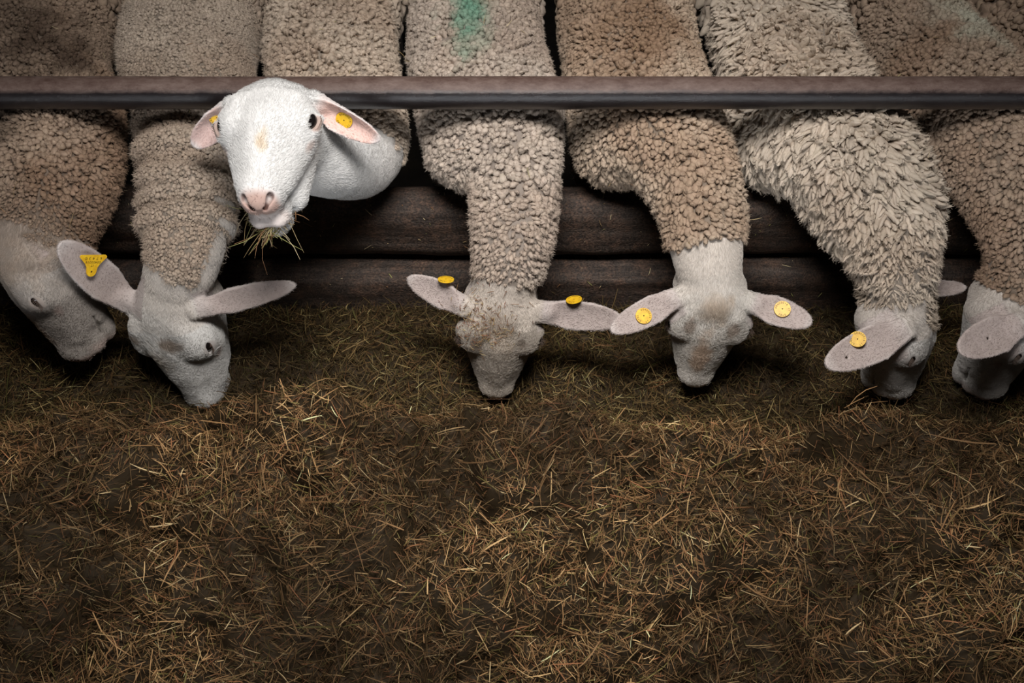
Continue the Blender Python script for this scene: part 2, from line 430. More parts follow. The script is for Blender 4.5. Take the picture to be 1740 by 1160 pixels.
def surface_nets(F, xs, ys, zs):
    nx, ny, nz = F.shape
    S = F < 0
    cells = np.zeros((nx - 1, ny - 1, nz - 1), np.int8)
    for a in (0, 1):
        for b in (0, 1):
            for c in (0, 1): cells += S[a:nx - 1 + a, b:ny - 1 + b, c:nz - 1 + c]
    I, J, K = np.nonzero((cells > 0) & (cells < 8))
    vid = np.full(cells.shape, -1, np.int64); vid[I, J, K] = np.arange(len(I))
    acc = np.zeros((len(I), 3)); cnt = np.zeros(len(I))
    ax = (xs, ys, zs)
    corners = [(a, b, c) for a in (0, 1) for b in (0, 1) for c in (0, 1)]
    for p in corners:
        for d in range(3):
            if p[d]: continue
            q = list(p); q[d] = 1
            f0 = F[I + p[0], J + p[1], K + p[2]]; f1 = F[I + q[0], J + q[1], K + q[2]]
            m = (f0 < 0) != (f1 < 0)
            t = np.where(m, f0 / np.where(m, f0 - f1, 1), 0)
            p0 = np.stack([xs[I + p[0]], ys[J + p[1]], zs[K + p[2]]], -1); p1 = np.stack([xs[I + q[0]], ys[J + q[1]], zs[K + q[2]]], -1)
            acc += np.where(m[:, None], p0 + (p1 - p0) * t[:, None], 0); cnt += m
    V = acc / cnt[:, None]
    Qs = []
    def quads(A, B, flip_pos, cellsidx):
        m = A != B
        idx = np.nonzero(m)
        return idx, A[idx]
    # x edges
    for d in range(3):
        sl0 = [slice(None)] * 3; sl1 = [slice(None)] * 3
        sl0[d] = slice(0, -1); sl1[d] = slice(1, None)
        o = [e for e in range(3) if e != d]
        for e in o: sl0[e] = slice(1, -1); sl1[e] = slice(1, -1)
        A = S[tuple(sl0)]; B = S[tuple(sl1)]
        idx = np.nonzero(A != B); ins = A[idx]
        base = [idx[0].copy(), idx[1].copy(), idx[2].copy()]
        for e in o: base[e] = base[e] + 1
        def cell(du, dv):
            c = [b.copy() for b in base]; c[o[0]] -= du; c[o[1]] -= dv
            return vid[c[0], c[1], c[2]]
        q = np.stack([cell(1, 1), cell(0, 1), cell(0, 0), cell(1, 0)], -1)
        flip = ins if d != 1 else ~ins
        q[~flip] = q[~flip][:, ::-1]
        Qs.append(q)
    return V, np.concatenate(Qs)

def sample_mesh(V, Q, n, rng, N=None, weight=None):
    a = V[Q[:, 0]]; b = V[Q[:, 1]]; c = V[Q[:, 2]]; d = V[Q[:, 3]]
    ar = np.linalg.norm(np.cross(c - a, d - b), axis=-1) * 0.5
    if weight is not None: ar = ar * weight[Q].mean(1)
    cs = np.cumsum(ar); idx = np.searchsorted(cs, rng.rand(n) * cs[-1]).clip(0, len(Q) - 1)
    u = rng.rand(n, 1); v = rng.rand(n, 1)
    def mix(X):
        if X.ndim == 1: return mix(X[:, None])[:, 0]
        return (X[Q[idx, 0]] * (1 - u) + X[Q[idx, 1]] * u) * (1 - v) + (X[Q[idx, 3]] * (1 - u) + X[Q[idx, 2]] * u) * v
    return mix(V), (nrm(mix(N)) if N is not None else None), idx, mix

def thin(P, cell, rmin, rng):
    """one point per cell, then drop the later of any close pair"""
    c = np.floor(P / cell).astype(np.int64)
    key = (c[:, 0] + 4000) * 64000000 + (c[:, 1] + 4000) * 8000 + (c[:, 2] + 4000)
    perm = rng.permutation(len(P)); u, first = np.unique(key[perm], return_index=True)
    keep = perm[first]; K = u; P2 = P[keep]; pr = rng.rand(len(K)); alive = np.ones(len(K), bool)
    for dx in (-1, 0, 1):
        for dy in (-1, 0, 1):
            for dz in (-1, 0, 1):
                if dx == dy == dz == 0: continue
                k2 = K + dx * 64000000 + dy * 8000 + dz
                j = np.searchsorted(K, k2).clip(0, len(K) - 1); ok = K[j] == k2
                dist = np.linalg.norm(P2 - P2[j], axis=-1)
                alive &= ~(ok & (dist < rmin) & (pr[j] > pr))
    return keep[alive]

# ------------------------------------------------------------------ print for the ear tags
_gl = {}
def glyph(ch):
    if ch in _gl: return _gl[ch]
    cu = bpy.data.curves.new('glyph', 'FONT'); cu.body = ch; cu.size = 1.0; cu.align_x = 'CENTER'; cu.resolution_u = 3
    o = bpy.data.objects.new('glyph', cu); COL.objects.link(o)
    dg = bpy.context.evaluated_depsgraph_get(); dg.update()
    me = bpy.data.meshes.new_from_object(o.evaluated_get(dg))
    V = np.array([v.co[:] for v in me.vertices]).reshape(-1, 3); F = [tuple(p.vertices) for p in me.polygons]
    bpy.data.objects.remove(o); bpy.data.curves.remove(cu); bpy.data.meshes.remove(me)
    _gl[ch] = (V, F); return _gl[ch]
def print_mesh(items):
    """items: (char, x, y, angle, size) -> verts, tris"""
    VV = []; TT = []; n = 0
    for ch, x, y, a, s in items:
        V, F = glyph(ch)
        if len(V) == 0: continue
        c, q = cos(a), sin(a)
        W = np.zeros((len(V), 3)); W[:, 0] = (V[:, 0] * c - (V[:, 1] - 0.35) * q) * s + x; W[:, 1] = (V[:, 0] * q + (V[:, 1] - 0.35) * c) * s + y
        VV.append(W)
        for f in F:
            for k in range(1, len(f) - 1): TT.append((f[0] + n, f[k] + n, f[k + 1] + n))
        n += len(V)
    return np.concatenate(VV), np.array(TT)
def disc_outline(r, n=40): return [(r * cos(t), r * sin(t)) for t in np.linspace(0, 2 * pi, n, endpoint=False)]
def flag_outline():
    """flag tag: wide bar on top narrowing to a rounded foot with the pin hole, foot at origin"""
    pts = []
    def arc(cx, cy, r, a0, a1, n=6):
        for t in np.linspace(radians(a0), radians(a1), n): pts.append((cx + r * cos(t), cy + r * sin(t)))
    arc(0, 0, 0.0085, 190, 350, 10)
    pts += [(0.0095, 0.007), (0.013, 0.013)]
    arc(0.0205, 0.0250, 0.003, -30, 90, 5)
    arc(-0.0205, 0.0250, 0.003, 90, 210, 5)
    pts += [(-0.013, 0.013), (-0.0095, 0.007)]
    return pts
def plate(outline, hole, thick):
    """flat plate with a round hole: verts + quads/tris, z in [0,thick]"""
    n = len(outline); o = np.array(outline); a = np.arctan2(o[:, 1], o[:, 0]); h = np.stack([np.cos(a), np.sin(a)], -1) * hole
    V = np.concatenate([np.c_[o, np.zeros(n)], np.c_[h, np.zeros(n)], np.c_[o * 0.985, np.full(n, thick)], np.c_[h, np.full(n, thick)]])
    i = np.arange(n); j = np.roll(i, -1); Q = []
    Q.append(np.stack([i + 2 * n, j + 2 * n, j + 3 * n, i + 3 * n], -1)); Q.append(np.stack([j, i, i + n, j + n], -1))
    Q.append(np.stack([i, j, j + 2 * n, i + 2 * n], -1)); Q.append(np.stack([j + n, i + n, i + 3 * n, j + 3 * n], -1))
    return V, np.concatenate(Q)
def ear_tag(parent, kind, c, xa, ya, za, scale=1.0, label=None, text=True):
    A = np.array([xa, ya, za]) * scale
    V, Q = plate(disc_outline(0.0145) if kind == 'disc' else flag_outline(), 0.0012 if kind == 'disc' else 0.0016, 0.0018)
    t = mesh_np('ear_tag', V @ A + c, Q, mats=[M['tag']], parent=parent, smooth=False)
    if label: t['label'] = label
    # the pin that shows dark in the hole
    V, Q = plate(disc_outline(0.0022, 12), 0.0004, 0.0013); mesh_np('tag_pin', V @ A + c, Q, mats=[M['ink']], parent=t, smooth=False)
    if not text: return t
    it = []
    if kind == 'disc':
        for word, a0 in (('00400016', 75), ('0785', 235), ('IT', 325)):
            for q, ch in enumerate(word):
                a = radians(a0 + (q - (len(word) - 1) / 2) * -18); it.append((ch, cos(a) * 0.0113, sin(a) * 0.0113, a - pi / 2, 0.0050))
    else:
        for word, y, s, sp in (('IT', 0.0105, 0.0052, 0.003), ('00400016', 0.0158, 0.0058, 0.0034), ('6743©', 0.0222, 0.0066, 0.0065)):
            for q, ch in enumerate(word): it.append((ch, -(q - (len(word) - 1) / 2) * sp, y, pi, s))
    V, T = print_mesh(it); V[:, 2] = 0.0020
    mesh_np('tag_print', V @ A + c, None, T, mats=[M['ink']], parent=t, smooth=False)
    return t

# ------------------------------------------------------------------ sheep
WOOL = dict(cream=(0.46, 0.385, 0.32), brown=(0.36, 0.265, 0.19), grey=(0.43, 0.36, 0.29))
FINE = 0.0032

EYE_C = np.array((0.008, 0.0728, -0.0100)); EYE_D = nrm(np.array((0.46, 0.82, 0.28)))
def eye_frame(F, q, s):
    O, A = F; m = np.array([1, q, 1.0])
    d = (EYE_D * m); fr = nrm(np.array([1.0, 0, -0.12]) - d * (np.array([1.0, 0, -0.12]) @ d)); up = np.cross(fr, d) * -q
    return (O + (EYE_C * m * s) @ A, np.array([fr, d, up]) @ A)
def head_ops(S, F, k, jaw_open=0.0, lid=0.45, deep=0.006):
    s = k; dp_ = deep
    def e(c, r, kk=0.02, kind='u'): S.ell(F, np.array(c) * s, np.array(r) * s, kk * s, kind)
    def h(a, b, ra, rb, kk=0.02, kind='u'): S.hcone(F, np.array(a) * s, np.array(b) * s, ra * s, rb * s, kk * s, kind)
    # axes: f (to the nose), s (side), u (dorsal)
    e((-0.050, 0, -0.040), (0.058, 0.062, 0.052), 0.03)
    e((-0.016, 0, -0.014), (0.066, 0.066, 0.036), 0.03)
    e((0.050, 0, -0.022), (0.060, 0.056, 0.034), 0.03)
    h((-0.005, 0, -0.034), (0.155, 0, -0.036), 0.052, 0.030, 0.03)
    h((0.015, 0, -0.006), (0.125, 0, -0.018), 0.036, 0.023, 0.03)              # nasal bridge
    for q in (-1, 1):
        e((0.002, q * 0.066, -0.018), (0.038, 0.030, 0.030), 0.024)         # orbit
        h((0.014, q * 0.056, -0.002), (-0.028, q * 0.050, 0.006), 0.020, 0.018, 0.022)   # brow ridge
        h((-0.045, q * 0.034, -0.085), (0.100, q * (0.016 + 0.6 * dp_), -0.075 - dp_), 0.045, 0.028, 0.03)  # cheek and jaw
        h((0.030, q * 0.052, -0.044), (0.125, q * 0.028, -0.042), 0.025, 0.021, 0.03)   # cheek crest
        e((0.160, q * 0.015, -0.034), (0.030, 0.020, 0.031), 0.018)           # nostril wing
        e((0.152, q * 0.016, -0.062 - dp_), (0.032, 0.021, 0.020), 0.018)          # upper lip
    e((0.160, 0, -0.034), (0.030, 0.028, 0.030), 0.02)
    e((0.136 - 0.010 * jaw_open, 0, -0.088 - 1.2 * dp_ - 0.014 * jaw_open), (0.036, 0.028, 0.019), 0.012)   # chin
    for q in (-1, 1):
        h((0.190, q * 0.004, -0.075 - dp_ - 0.004 * jaw_open), (0.098, q * 0.047, -0.078 - dp_), 0.0032 + 0.004 * jaw_open, 0.0025, 0.006, 's')   # mouth
        h((0.188, q * 0.010, -0.034), (0.181, q * 0.023, -0.017), 0.0058, 0.0062, 0.005, 's')   # nostril
        h((0.196, 0, -0.040), (0.190, 0, -0.070), 0.0022, 0.002, 0.006, 's')              # lip cleft
        EF = eye_frame(F, q, s)
        S.ell(EF, np.array((0, 0.0215, -0.0015)) * s, np.array((0.0170 - 0.002 * lid, 0.0170, 0.0112 * (1 - 0.72 * lid))) * s, 0.004 * s, 's')   # eye opening
        if lid < 0.5: S.hcone(EF, np.array((-0.016, 0.0180, 0.0105 - 0.006 * lid)) * s, np.array((0.013, 0.0190, 0.0112 - 0.006 * lid)) * s, 0.0046 * s, 0.0042 * s, 0.010 * s)   # upper lid

def ear_op(S, base, tip, nh, W, cup, root, th=0.0042):
    d = tip - base; L = np.linalg.norm(d); a = d / L
    c = nrm(nh - a * (nh @ a)); b = np.cross(c, a)
    def fn(P):
        q = P - base; A = q @ a; B = q @ b; Cc = q @ c
        t = np.clip(A / L, 0, 1)
        w = W * (np.minimum(1.0, 0.42 + 1.55 * t) * np.sqrt(np.maximum(1 - np.clip((t - 0.45) / 0.55, 0, 1) ** 2.3, 0)) * (1 - 0.10 * t))
        mid = cup * (np.minimum(np.abs(B), W) / W) ** 2 * W * (1 - 0.45 * t) - 0.06 * L * np.sin(t * pi) * 0.6
        thk = th * (1 + 2.2 * np.exp(-t / 0.16)) * (1 - 0.25 * t)
        d1 = (np.abs(Cc - mid) - thk) * 0.80; d2 = (np.abs(B) - w) * 0.85
        return smax(smax(d1, d2, 0.006), np.maximum(-A, A - L), 0.004)
    R = W * 1.6
    S.add('u', fn, np.minimum(base, tip) - R, np.maximum(base, tip) + R, 0.010)
    S.cone(root, base + d * 0.14, 0.021, 0.011, 0.022)
    return dict(base=base, L=L, a=a, b=b, c=c, W=W, cup=cup, th=th)
def ear_pt(E, t, bw):
    """surface point on the +c side of the ear"""
    B = bw * E['W']; mid = E['cup'] * (B / E['W']) ** 2 * E['W'] * (1 - 0.45 * t) - 0.06 * E['L'] * sin(t * pi) * 0.6
    return E['base'] + E['a'] * t * E['L'] + E['b'] * B + E['c'] * (mid + E['th'] * 1.05)

def make_sheep(sp):
    t0 = time.time(); rng = np.random.RandomState(sp['seed'])
    S = Sculpt()
    nodes_ = []
    for nd in sp['spine']:
        if nd[0] == 'w': nodes_.append((np.array(nd[1:4]), nd[4], nd[5]))
        else:
            p = at_y(nd[1], nd[2], nd[3]); nodes_.append((p, nd[4] / FPX * depth(p), nd[5] if len(nd) > 5 else 1.0))
    H = sp['head']; O = at_y(H['px'], H['py'], H['y'])
    f = camvec(H['f']); u = camvec(H['u']); u = nrm(u - f * (u @ f)); s = np.cross(u, f)
    A = np.array([f, s, u]); hk = H.get('k', 1.0); F = (O, A)
    poll = O + np.array([-0.055, 0, -0.045]) * hk @ A
    nodes_.append((poll, 0.058 * hk, 1.0))
    # dense neck curve through the nodes (Catmull-Rom)
    P = np.array([n[0] for n in nodes_]); R = np.array([n[1] for n in nodes_]); Z = np.array([n[2] for n in nodes_])
    def cr(A_, i, t):
        p0 = A_[max(i - 1, 0)]; p1 = A_[i]; p2 = A_[i + 1]; p3 = A_[min(i + 2, len(A_) - 1)]
        return 0.5 * ((2 * p1) + (-p0 + p2) * t + (2 * p0 - 5 * p1 + 4 * p2 - p3) * t * t + (-p0 + 3 * p1 - 3 * p2 + p3) * t ** 3)
    SP = []; SR = []; SZ = []; ST = []
    SUB = 4
    for i in range(len(P) - 1):
        for q in range(SUB + (i == len(P) - 2)):
            t = q / SUB; SP.append(cr(P, i, t)); SR.append(cr(R, i, t)); SZ.append(cr(Z, i, t)); ST.append(i + t)
    SP = np.array(SP); SR = np.array(SR); SZ = np.array(SZ); ST = np.array(ST)
    rip = sp.get('folds', 0)
    for i in range(len(SP) - 1):
        S.cone(SP[i], SP[i + 1], SR[i], SR[i + 1], 0.012 if i else 0.02, 'u', (SZ[i] + SZ[i + 1]) / 2)
    if rip:                                           # rolled skin folds round the neck
        for tt in np.arange(rip[0], rip[1], rip[2]):
            i = min(int(np.searchsorted(ST, tt)), len(SP) - 2)
            d = nrm(SP[i + 1] - SP[i]); c = SP[i]; r = SR[i]
            def fn(Q_, c=c, d=d, r=r):
                q = Q_ - c; h = q @ d; rad = np.sqrt(np.maximum((q * q).sum(-1) - h * h, 0))
                return np.sqrt((rad - r * 1.02) ** 2 + (h * 1.0) ** 2) - rip[3] * (1 + 0.12 * np.sin(q[:, 0] * 70 + c[2] * 90))
            S.add('u', fn, c - r - 0.03, c + r + 0.03, 0.007)
    for lx, ly, lw_, lr in sp.get('lumps', []):            # brisket and shoulder beside the neck
        c = at_y(lx, ly, lw_); S.cone(c, c + np.array([0, 0.12, 0.01]), lr, lr, 0.05)
    # legs under the trunk
    b0 = nodes_[0][0]; yF = sp.get('legy', 0.30)
    xF = np.interp(yF, [nodes_[1][0][1], nodes_[0][0][1]], [nodes_[1][0][0], nodes_[0][0][0]]) if nodes_[1][0][1] < nodes_[0][0][1] else b0[0]
    for (lx, ly) in ((xF, yF), (b0[0], b0[1] - 0.03)):
        for q in (-1, 1):
            k = 1 if ly == yF else -1
            S.cone((lx + q * 0.085, ly, 0.40), (lx + q * 0.08, ly + 0.02 * k, 0.20), 0.05, 0.030, 0.04)
            S.cone((lx + q * 0.08, ly + 0.02 * k, 0.20), (lx + q * 0.08, ly, 0.02), 0.028, 0.024, 0.02)
    # the neck joins the skull
    head_ops(S, F, hk, sp.get('jaw', 0.0), sp.get('lid', 0.82), sp.get('deep', 0.006))
    ears = []
    for E in sp['ears']:
        side = E['side']
        root = O + np.array([-0.062, side * 0.050, -0.018]) * hk @ A
        base = O + np.array([-0.062, side * 0.072, -0.016]) * hk @ A
        dep = depth(base) - E.get('toward', 0.0)
        tip = at_d(E['tip'][0], E['tip'][1], dep)
        E_ = (ear_op(S, base, tip, camvec(E['n']), E.get('W', 0.033), E.get('cup', 0.35), root)); ears.append(E_)
        if 'hole' in E:
            c0 = ear_pt(E_, *E['hole']); S.cone(c0 + E_['c'] * 0.012, c0 - E_['c'] * 0.03, 0.0036, 0.0036, 0.002, 's')
    # grid: fine round the head, coarser behind
    pts = [O + np.array(c) @ A for c in ((-0.12, 0, 0), (0.21, 0, 0), (0.05, 0.11, 0), (0.05, -0.11, 0), (0, 0, 0.06), (0, 0, -0.14))]
    for E in ears: pts += [E['base'], E['base'] + E['a'] * E['L']]
    pts = np.array(pts); flo = pts.min(0) - 0.02; fhi = pts.max(0) + 0.02
    lo = np.array([b[2] for b in S.ops]).min(0) - 0.02; hi = np.array([b[3] for b in S.ops]).max(0) + 0.02
    fine = sp.get('fine', FINE)
    def axis(k):
        a = np.arange(lo[k], flo[k], 0.0085); b = np.arange(max(flo[k], lo[k]), min(fhi[k], hi[k]), fine); c = np.arange(fhi[k], hi[k] + 0.01, 0.0085)
        return np.unique(np.concatenate([a, b, c]).round(6))
    xs, ys, zs = axis(0), axis(1), axis(2)
    FF = S.field(xs, ys, zs)
    V, Q = surface_nets(FF, xs, ys, zs)
    g, v = S.grad(V); gl = np.maximum((g * g).sum(-1), 0.05)
    stepv = np.clip(v / gl, -0.004, 0.004); V = V - g * stepv[:, None]
    g, v = S.grad(V); N = nrm(g)
    V = V + N * ((fbm(V, 45, 3) - 0.5) * 0.0022)[:, None]
    # ---- masks
    hc = (V - O) @ A.T / hk
    def spine_t(X):
        best = np.full(len(X), 1e9); bt = np.zeros(len(X))
        for i in range(len(SP) - 1):
            ba = SP[i + 1] - SP[i]; t = np.clip(((X - SP[i]) @ ba) / max(ba @ ba, 1e-9), 0, 1)
            d = np.linalg.norm(X - (SP[i] + t[:, None] * ba), axis=-1) - lerp(SR[i], SR[i + 1], t)
            m = d < best; best[m] = d[m]; bt[m] = (ST[i] + (ST[i + 1] - ST[i]) * t)[m]
        return bt, best
    st, sd = spine_t(V)
    earm = np.zeros(len(V))
    for E in ears:
        q = V - E['base']; a_ = q @ E['a']; b_ = q @ E['b']; c_ = q @ E['c']
        earm = np.maximum(earm, sstep(0.005, 0.02, a_) * (np.abs(b_) < E['W'] * 1.3) * (np.abs(c_) < E['W'] * 1.6) * (a_ < E['L'] + 0.02))
    throat = nrm(-u)
    def wool_w(X, Nn, t, em):
        w = sstep(sp['cut'] + 0.05, sp['cut'] - 0.05, t + (fbm(X, 22, 2) - 0.5) * 0.22)
        th_ = sp.get('bare', None)
        if th_ is not None:
            bv = camvec(th_[0]); w = w * (1 - sstep(th_[1], th_[1] + 0.25, Nn @ bv) * sstep(th_[2], th_[2] + 0.4, t))
        return w * (1 - em) * sstep(0.16, 0.24, X[:, 2] - 0.0)
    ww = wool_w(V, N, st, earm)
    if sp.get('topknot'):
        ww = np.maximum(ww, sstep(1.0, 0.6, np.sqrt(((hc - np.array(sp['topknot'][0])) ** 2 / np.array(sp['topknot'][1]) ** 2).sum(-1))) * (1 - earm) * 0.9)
    # ---- coat colour, with shade painted into brow hollows and wool crevices
    base = np.array(sp.get('face', (0.66, 0.635, 0.60)))
    C = np.tile(base, (len(V), 1))
    pink = np.array((0.60, 0.42, 0.36))
    nose = np.array(sp.get('nose', (0.42, 0.30, 0.25)))
    k_ = sstep(0.168, 0.188, hc[:, 0]) * sstep(-0.062, -0.045, hc[:, 2]) * sstep(0.045, 0.03, np.abs(hc[:, 1]))
    C = lerp(C, nose, (k_ * 0.85)[:, None])
    k_ = sstep(0.15, 0.17, hc[:, 0]) * sstep(-0.04, -0.07, hc[:, 2]); C = lerp(C, pink, (0.35 * k_)[:, None])
    for q in (-1, 1):
        d = np.linalg.norm((hc - (EYE_C + EYE_D * 0.0235) * np.array([1, q, 1])) / np.array([1.25, 1, 1.0]), axis=-1)
        C = lerp(C, np.array((0.30, 0.20, 0.16)), (sstep(0.018, 0.012, d) * sp.get('rim', 0.3))[:, None])
        d = np.linalg.norm((hc - np.array([0.045, q * 0.074, -0.032])) / np.array([1.8, 1, 0.8]), axis=-1)
        C = lerp(C, np.array((0.42, 0.32, 0.28)), (sstep(0.016, 0.004, d) * 0.7)[:, None])
        for nn in (((0.188, q * 0.010, -0.034), (0.181, q * 0.023, -0.017)),):
            d = np.minimum(np.linalg.norm(hc - np.array(nn[0]), axis=-1), np.linalg.norm(hc - np.array(nn[1]), axis=-1))
            C = lerp(C, np.array((0.10, 0.05, 0.04)), sstep(0.010, 0.005, d)[:, None])
    C = lerp(C, np.array(sp.get('earc', (0.47, 0.41, 0.385))), earm[:, None] * 0.9)
    for E, ES in zip(ears, sp['ears']):
        q = V - E['base']; c_ = q @ E['c']; b_ = q @ E['b'] / E['W']; a_ = q @ E['a'] / E['L']
        inn = sstep(0.1, 0.6, N @ E['c']) * earm * (np.abs(b_) < 1.2) * sstep(0.95, 0.7, np.abs(b_)) * sstep(0.97, 0.85, a_) * sstep(0.08, 0.25, a_)
        C = lerp(C, np.array(ES.get('inner', (0.39, 0.32, 0.295))), (inn * 0.8)[:, None])
    for c0, rad, colr, amt in sp.get('stains_and_shade', []):        # head coordinates: stain colours, plus brow-hollow shade put into the colour
        d = np.sqrt((((hc - np.array(c0)) / np.array(rad)) ** 2).sum(-1)) + (fbm(V, 60, 3) - 0.5) * 0.8
        C = lerp(C, np.array(colr), (sstep(1.0, 0.35, d) * amt * (1 - earm))[:, None])
    neckc = sstep(sp['cut'] + 1.2, sp['cut'] + 0.2, st) * (hc[:, 0] < -0.03) * (1 - earm)
    C = lerp(C, np.array(sp.get('neckc', (0.50, 0.44, 0.385))), (neckc * 0.7)[:, None])
    C = C * (0.86 + 0.28 * fbm(V, 18, 3))[:, None]
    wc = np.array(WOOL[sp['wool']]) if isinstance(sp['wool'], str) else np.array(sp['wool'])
    C = lerp(C, wc * 0.42, np.clip(ww * 1.5, 0, 1)[:, None])  # skin under the locks darkened: crevice shade put into the colour
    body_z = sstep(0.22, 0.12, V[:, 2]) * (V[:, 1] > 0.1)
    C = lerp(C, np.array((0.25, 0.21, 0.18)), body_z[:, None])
    # ---- objects
    root = bpy.data.objects.new('sheep', None); COL.objects.link(root); root.location = (b0[0], yF, 0.0); root.empty_display_size = 0.2
    tag(root, sp['label'], 'sheep', 'sheep at the feed barrier')
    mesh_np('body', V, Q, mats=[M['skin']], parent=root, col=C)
    # ---- fleece of locks
    lw, ll, lay, sx = sp['lock']                              # width, length, lay (0 upright..1 flat), irregularity
    PX, NX, idx, mix = sample_mesh(V, Q, 90000, rng, N, ww * lerp(1.0, 0.12, sstep(0.62, 0.75, V[:, 1])))
    wv = mix(ww); tv = mix(st)
    ok = (rng.rand(len(PX)) < wv * 1.6); PX, NX, wv, tv = PX[ok], NX[ok], wv[ok], tv[ok]
    nr_ = np.nonzero(PX[:, 1] < 0.50)[0]; fr_ = np.nonzero(PX[:, 1] >= 0.50)[0]
    keep = np.concatenate([nr_[thin(PX[nr_], lw * 0.70, lw * 0.55, rng)], fr_[thin(PX[fr_], lw * 1.7, lw * 1.3, rng)]]); PX, NX, wv, tv = PX[keep], NX[keep], wv[keep], tv[keep]
    n = len(PX)
    # flow: down the neck to the head, and down by gravity
    ii = np.searchsorted(ST, tv).clip(1, len(SP) - 1); flow = nrm(SP[ii] - SP[ii - 1]) + np.array([0, 0, -0.7])
    if 'comb' in sp: flow = flow + camvec(sp['comb'][:3]) * sp['comb'][3]
    swirl = np.stack([fbm(PX + 3.3, 9, 2), fbm(PX + 8.1, 9, 2), fbm(PX + 5.7, 9, 2)], -1) - 0.5
    flow = flow + swirl * 2.6 * sx
    flow = nrm(flow - NX * (flow * NX).sum(-1, keepdims=True))
    layv = np.clip(lay + (fbm(PX + 1.7, 14, 2) - 0.5) * 0.9 * sx + rng.normal(0, 0.10, n), 0, 1)
    cl = thin(PX, lw * 2.6, lw * 1.9, rng)                        # staples gather into tufts
    dmin = np.full(n, 9.0); pull = np.zeros((n, 3))
    for q in range(0, len(cl), 200):
        dv = PX[cl[q:q + 200]][None] - PX[:, None]; dd = np.linalg.norm(dv, axis=-1); b = dd.argmin(1); m = dd[np.arange(n), b] < dmin
        dmin[m] = dd[np.arange(n), b][m]; pull[m] = dv[np.arange(n), b][m]
    dirv = nrm(NX * np.cos(layv * 1.25)[:, None] + flow * np.sin(layv * 1.25)[:, None] + pull / lw * (0.26 * sx) + rng.normal(0, 1, (n, 3)) * (0.10 + 0.12 * sx))
    far = np.where(PX[:, 1] < 0.50, 1.0, 2.3)
    small = lerp(sp.get('tip_small', 0.7), 1.0, sstep(0.0, 1.3, sp['cut'] - tv)) * lerp(0.72, 1.28, fbm(PX + 6.6, 13, 2))
    wd_ = lw * 0.66 * rng.uniform(0.65, 1.25, n) * far * small * lerp(0.7, 1, wv)
    ln_ = ll * rng.uniform(0.72, 1.25, n) * small * lerp(0.4, 1, wv) * lerp(1, 1.2, far - 1)
    t1 = nrm(np.cross(dirv, flow + rng.normal(0, 0.2, (n, 3)))); t2 = np.cross(dirv, t1)
    NS, NR = 8, 6
    hz = np.array([-0.25, 0.15, 0.45, 0.72, 0.90, 0.98]); rp = np.array([0.66, 0.92, 1.0, 0.86, 0.56, 0.27])
    rp = lerp(rp, np.array([0.75, 1.0, 0.90, 0.66, 0.38, 0.18]), sp.get('pointed', 0.0))
    an = np.arange(NS) * 2 * pi / NS
    jit = 1 + rng.normal(0, 0.07, (n, NR, NS)) + 0.10 * np.sin(2 * an[None, None] + rng.rand(n, 1, 1) * 6.28) 
    rad = rp[None, :, None] * wd_[:, None, None] * jit
    ecc = rng.uniform(0.72, 1.0, n)
    crimp = 0.12 * np.sin(hz[None] * 9 + rng.rand(n, 1) * 6.28) * wd_[:, None]
    droop = (hz ** 2)[None] * ln_[:, None] * 0.35
    cen = PX[:, None] + dirv[:, None] * (hz[None, :, None] * ln_[:, None, None]) + t1[:, None] * crimp[..., None] + flow[:, None] * (droop * layv[:, None])[..., None]
    W = cen[:, :, None] + t1[:, None, None] * (rad * np.cos(an))[..., None] + t2[:, None, None] * (rad * np.sin(an) * ecc[:, None, None])[..., None]
    ws = W.reshape(-1, 3); bumpy = (vnoise(ws, 330) - 0.5) * 0.55 + (vnoise(ws + 3.1, 700) - 0.5) * 0.35
    W = cen[:, :, None] + (W - cen[:, :, None]) * (1 + bumpy.reshape(n, NR, NS, 1))
    tipv = cen[:, -1] + dirv * (0.03 * ln_)[:, None]
    VV = np.concatenate([W.reshape(n, NR * NS, 3), tipv[:, None]], 1); kv = NR * NS + 1
    i0 = np.arange((NR - 1) * NS).reshape(NR - 1, NS); i1 = np.roll(i0, -1, 1)
    tq = np.stack([i0, i1, i1 + NS, i0 + NS], -1).reshape(-1, 4)
    last = np.arange(NS) + (NR - 1) * NS; tt_ = np.stack([last, np.roll(last, -1), np.full(NS, NR * NS)], -1)
    b_ = (np.arange(n) * kv)[:, None, None]
    QQ = (b_ + tq).reshape(-1, 4); TT = (b_ + tt_).reshape(-1, 3)
    LC = np.tile(wc, (n, 1)) * rng.normal(1, 0.07, (n, 1)) * (0.80 + 0.40 * fbm(PX, 6, 3))[:, None]
    dirt = sstep(0.46, 0.66, fbm(PX + 9.1, 5.0, 3)) * sp.get('dirt', 0.35)
    LC = lerp(LC, LC * np.array((0.62, 0.50, 0.42)), dirt[:, None])
    for c0, rr, colr, amt in sp.get('marks', []):           # raddle marks, soiled and darker patches, world coordinates
        d = np.sqrt((((PX - np.array(c0)) / np.array(rr)) ** 2).sum(-1)) + (fbm(PX, 24, 2) - 0.5) * 1.1
        LC = lerp(LC, np.array(colr), (sstep(1.15, 0.1, d) * amt)[:, None])
    LC = np.clip(LC, 0.01, 0.9)
    fle = mesh_np('fleece', VV.reshape(-1, 3), QQ, TT, mats=[M['wool']], parent=root, col=np.repeat(LC, kv, 0))
    fle['kind'] = 'stuff'
    # ---- loose fibres standing off the locks
    nf = int(sp.get('fuzz', 72000))
    near = np.nonzero(PX[:, 1] < 0.48)[0]
    li = near[rng.randint(0, len(near), nf)]; ri = rng.randint(2, NR, nf); si = rng.randint(0, NS, nf)
    rootp = W[li, ri, si]; outd = nrm(rootp - cen[li, ri] * 0.9995 - 0.0005 * PX[li])
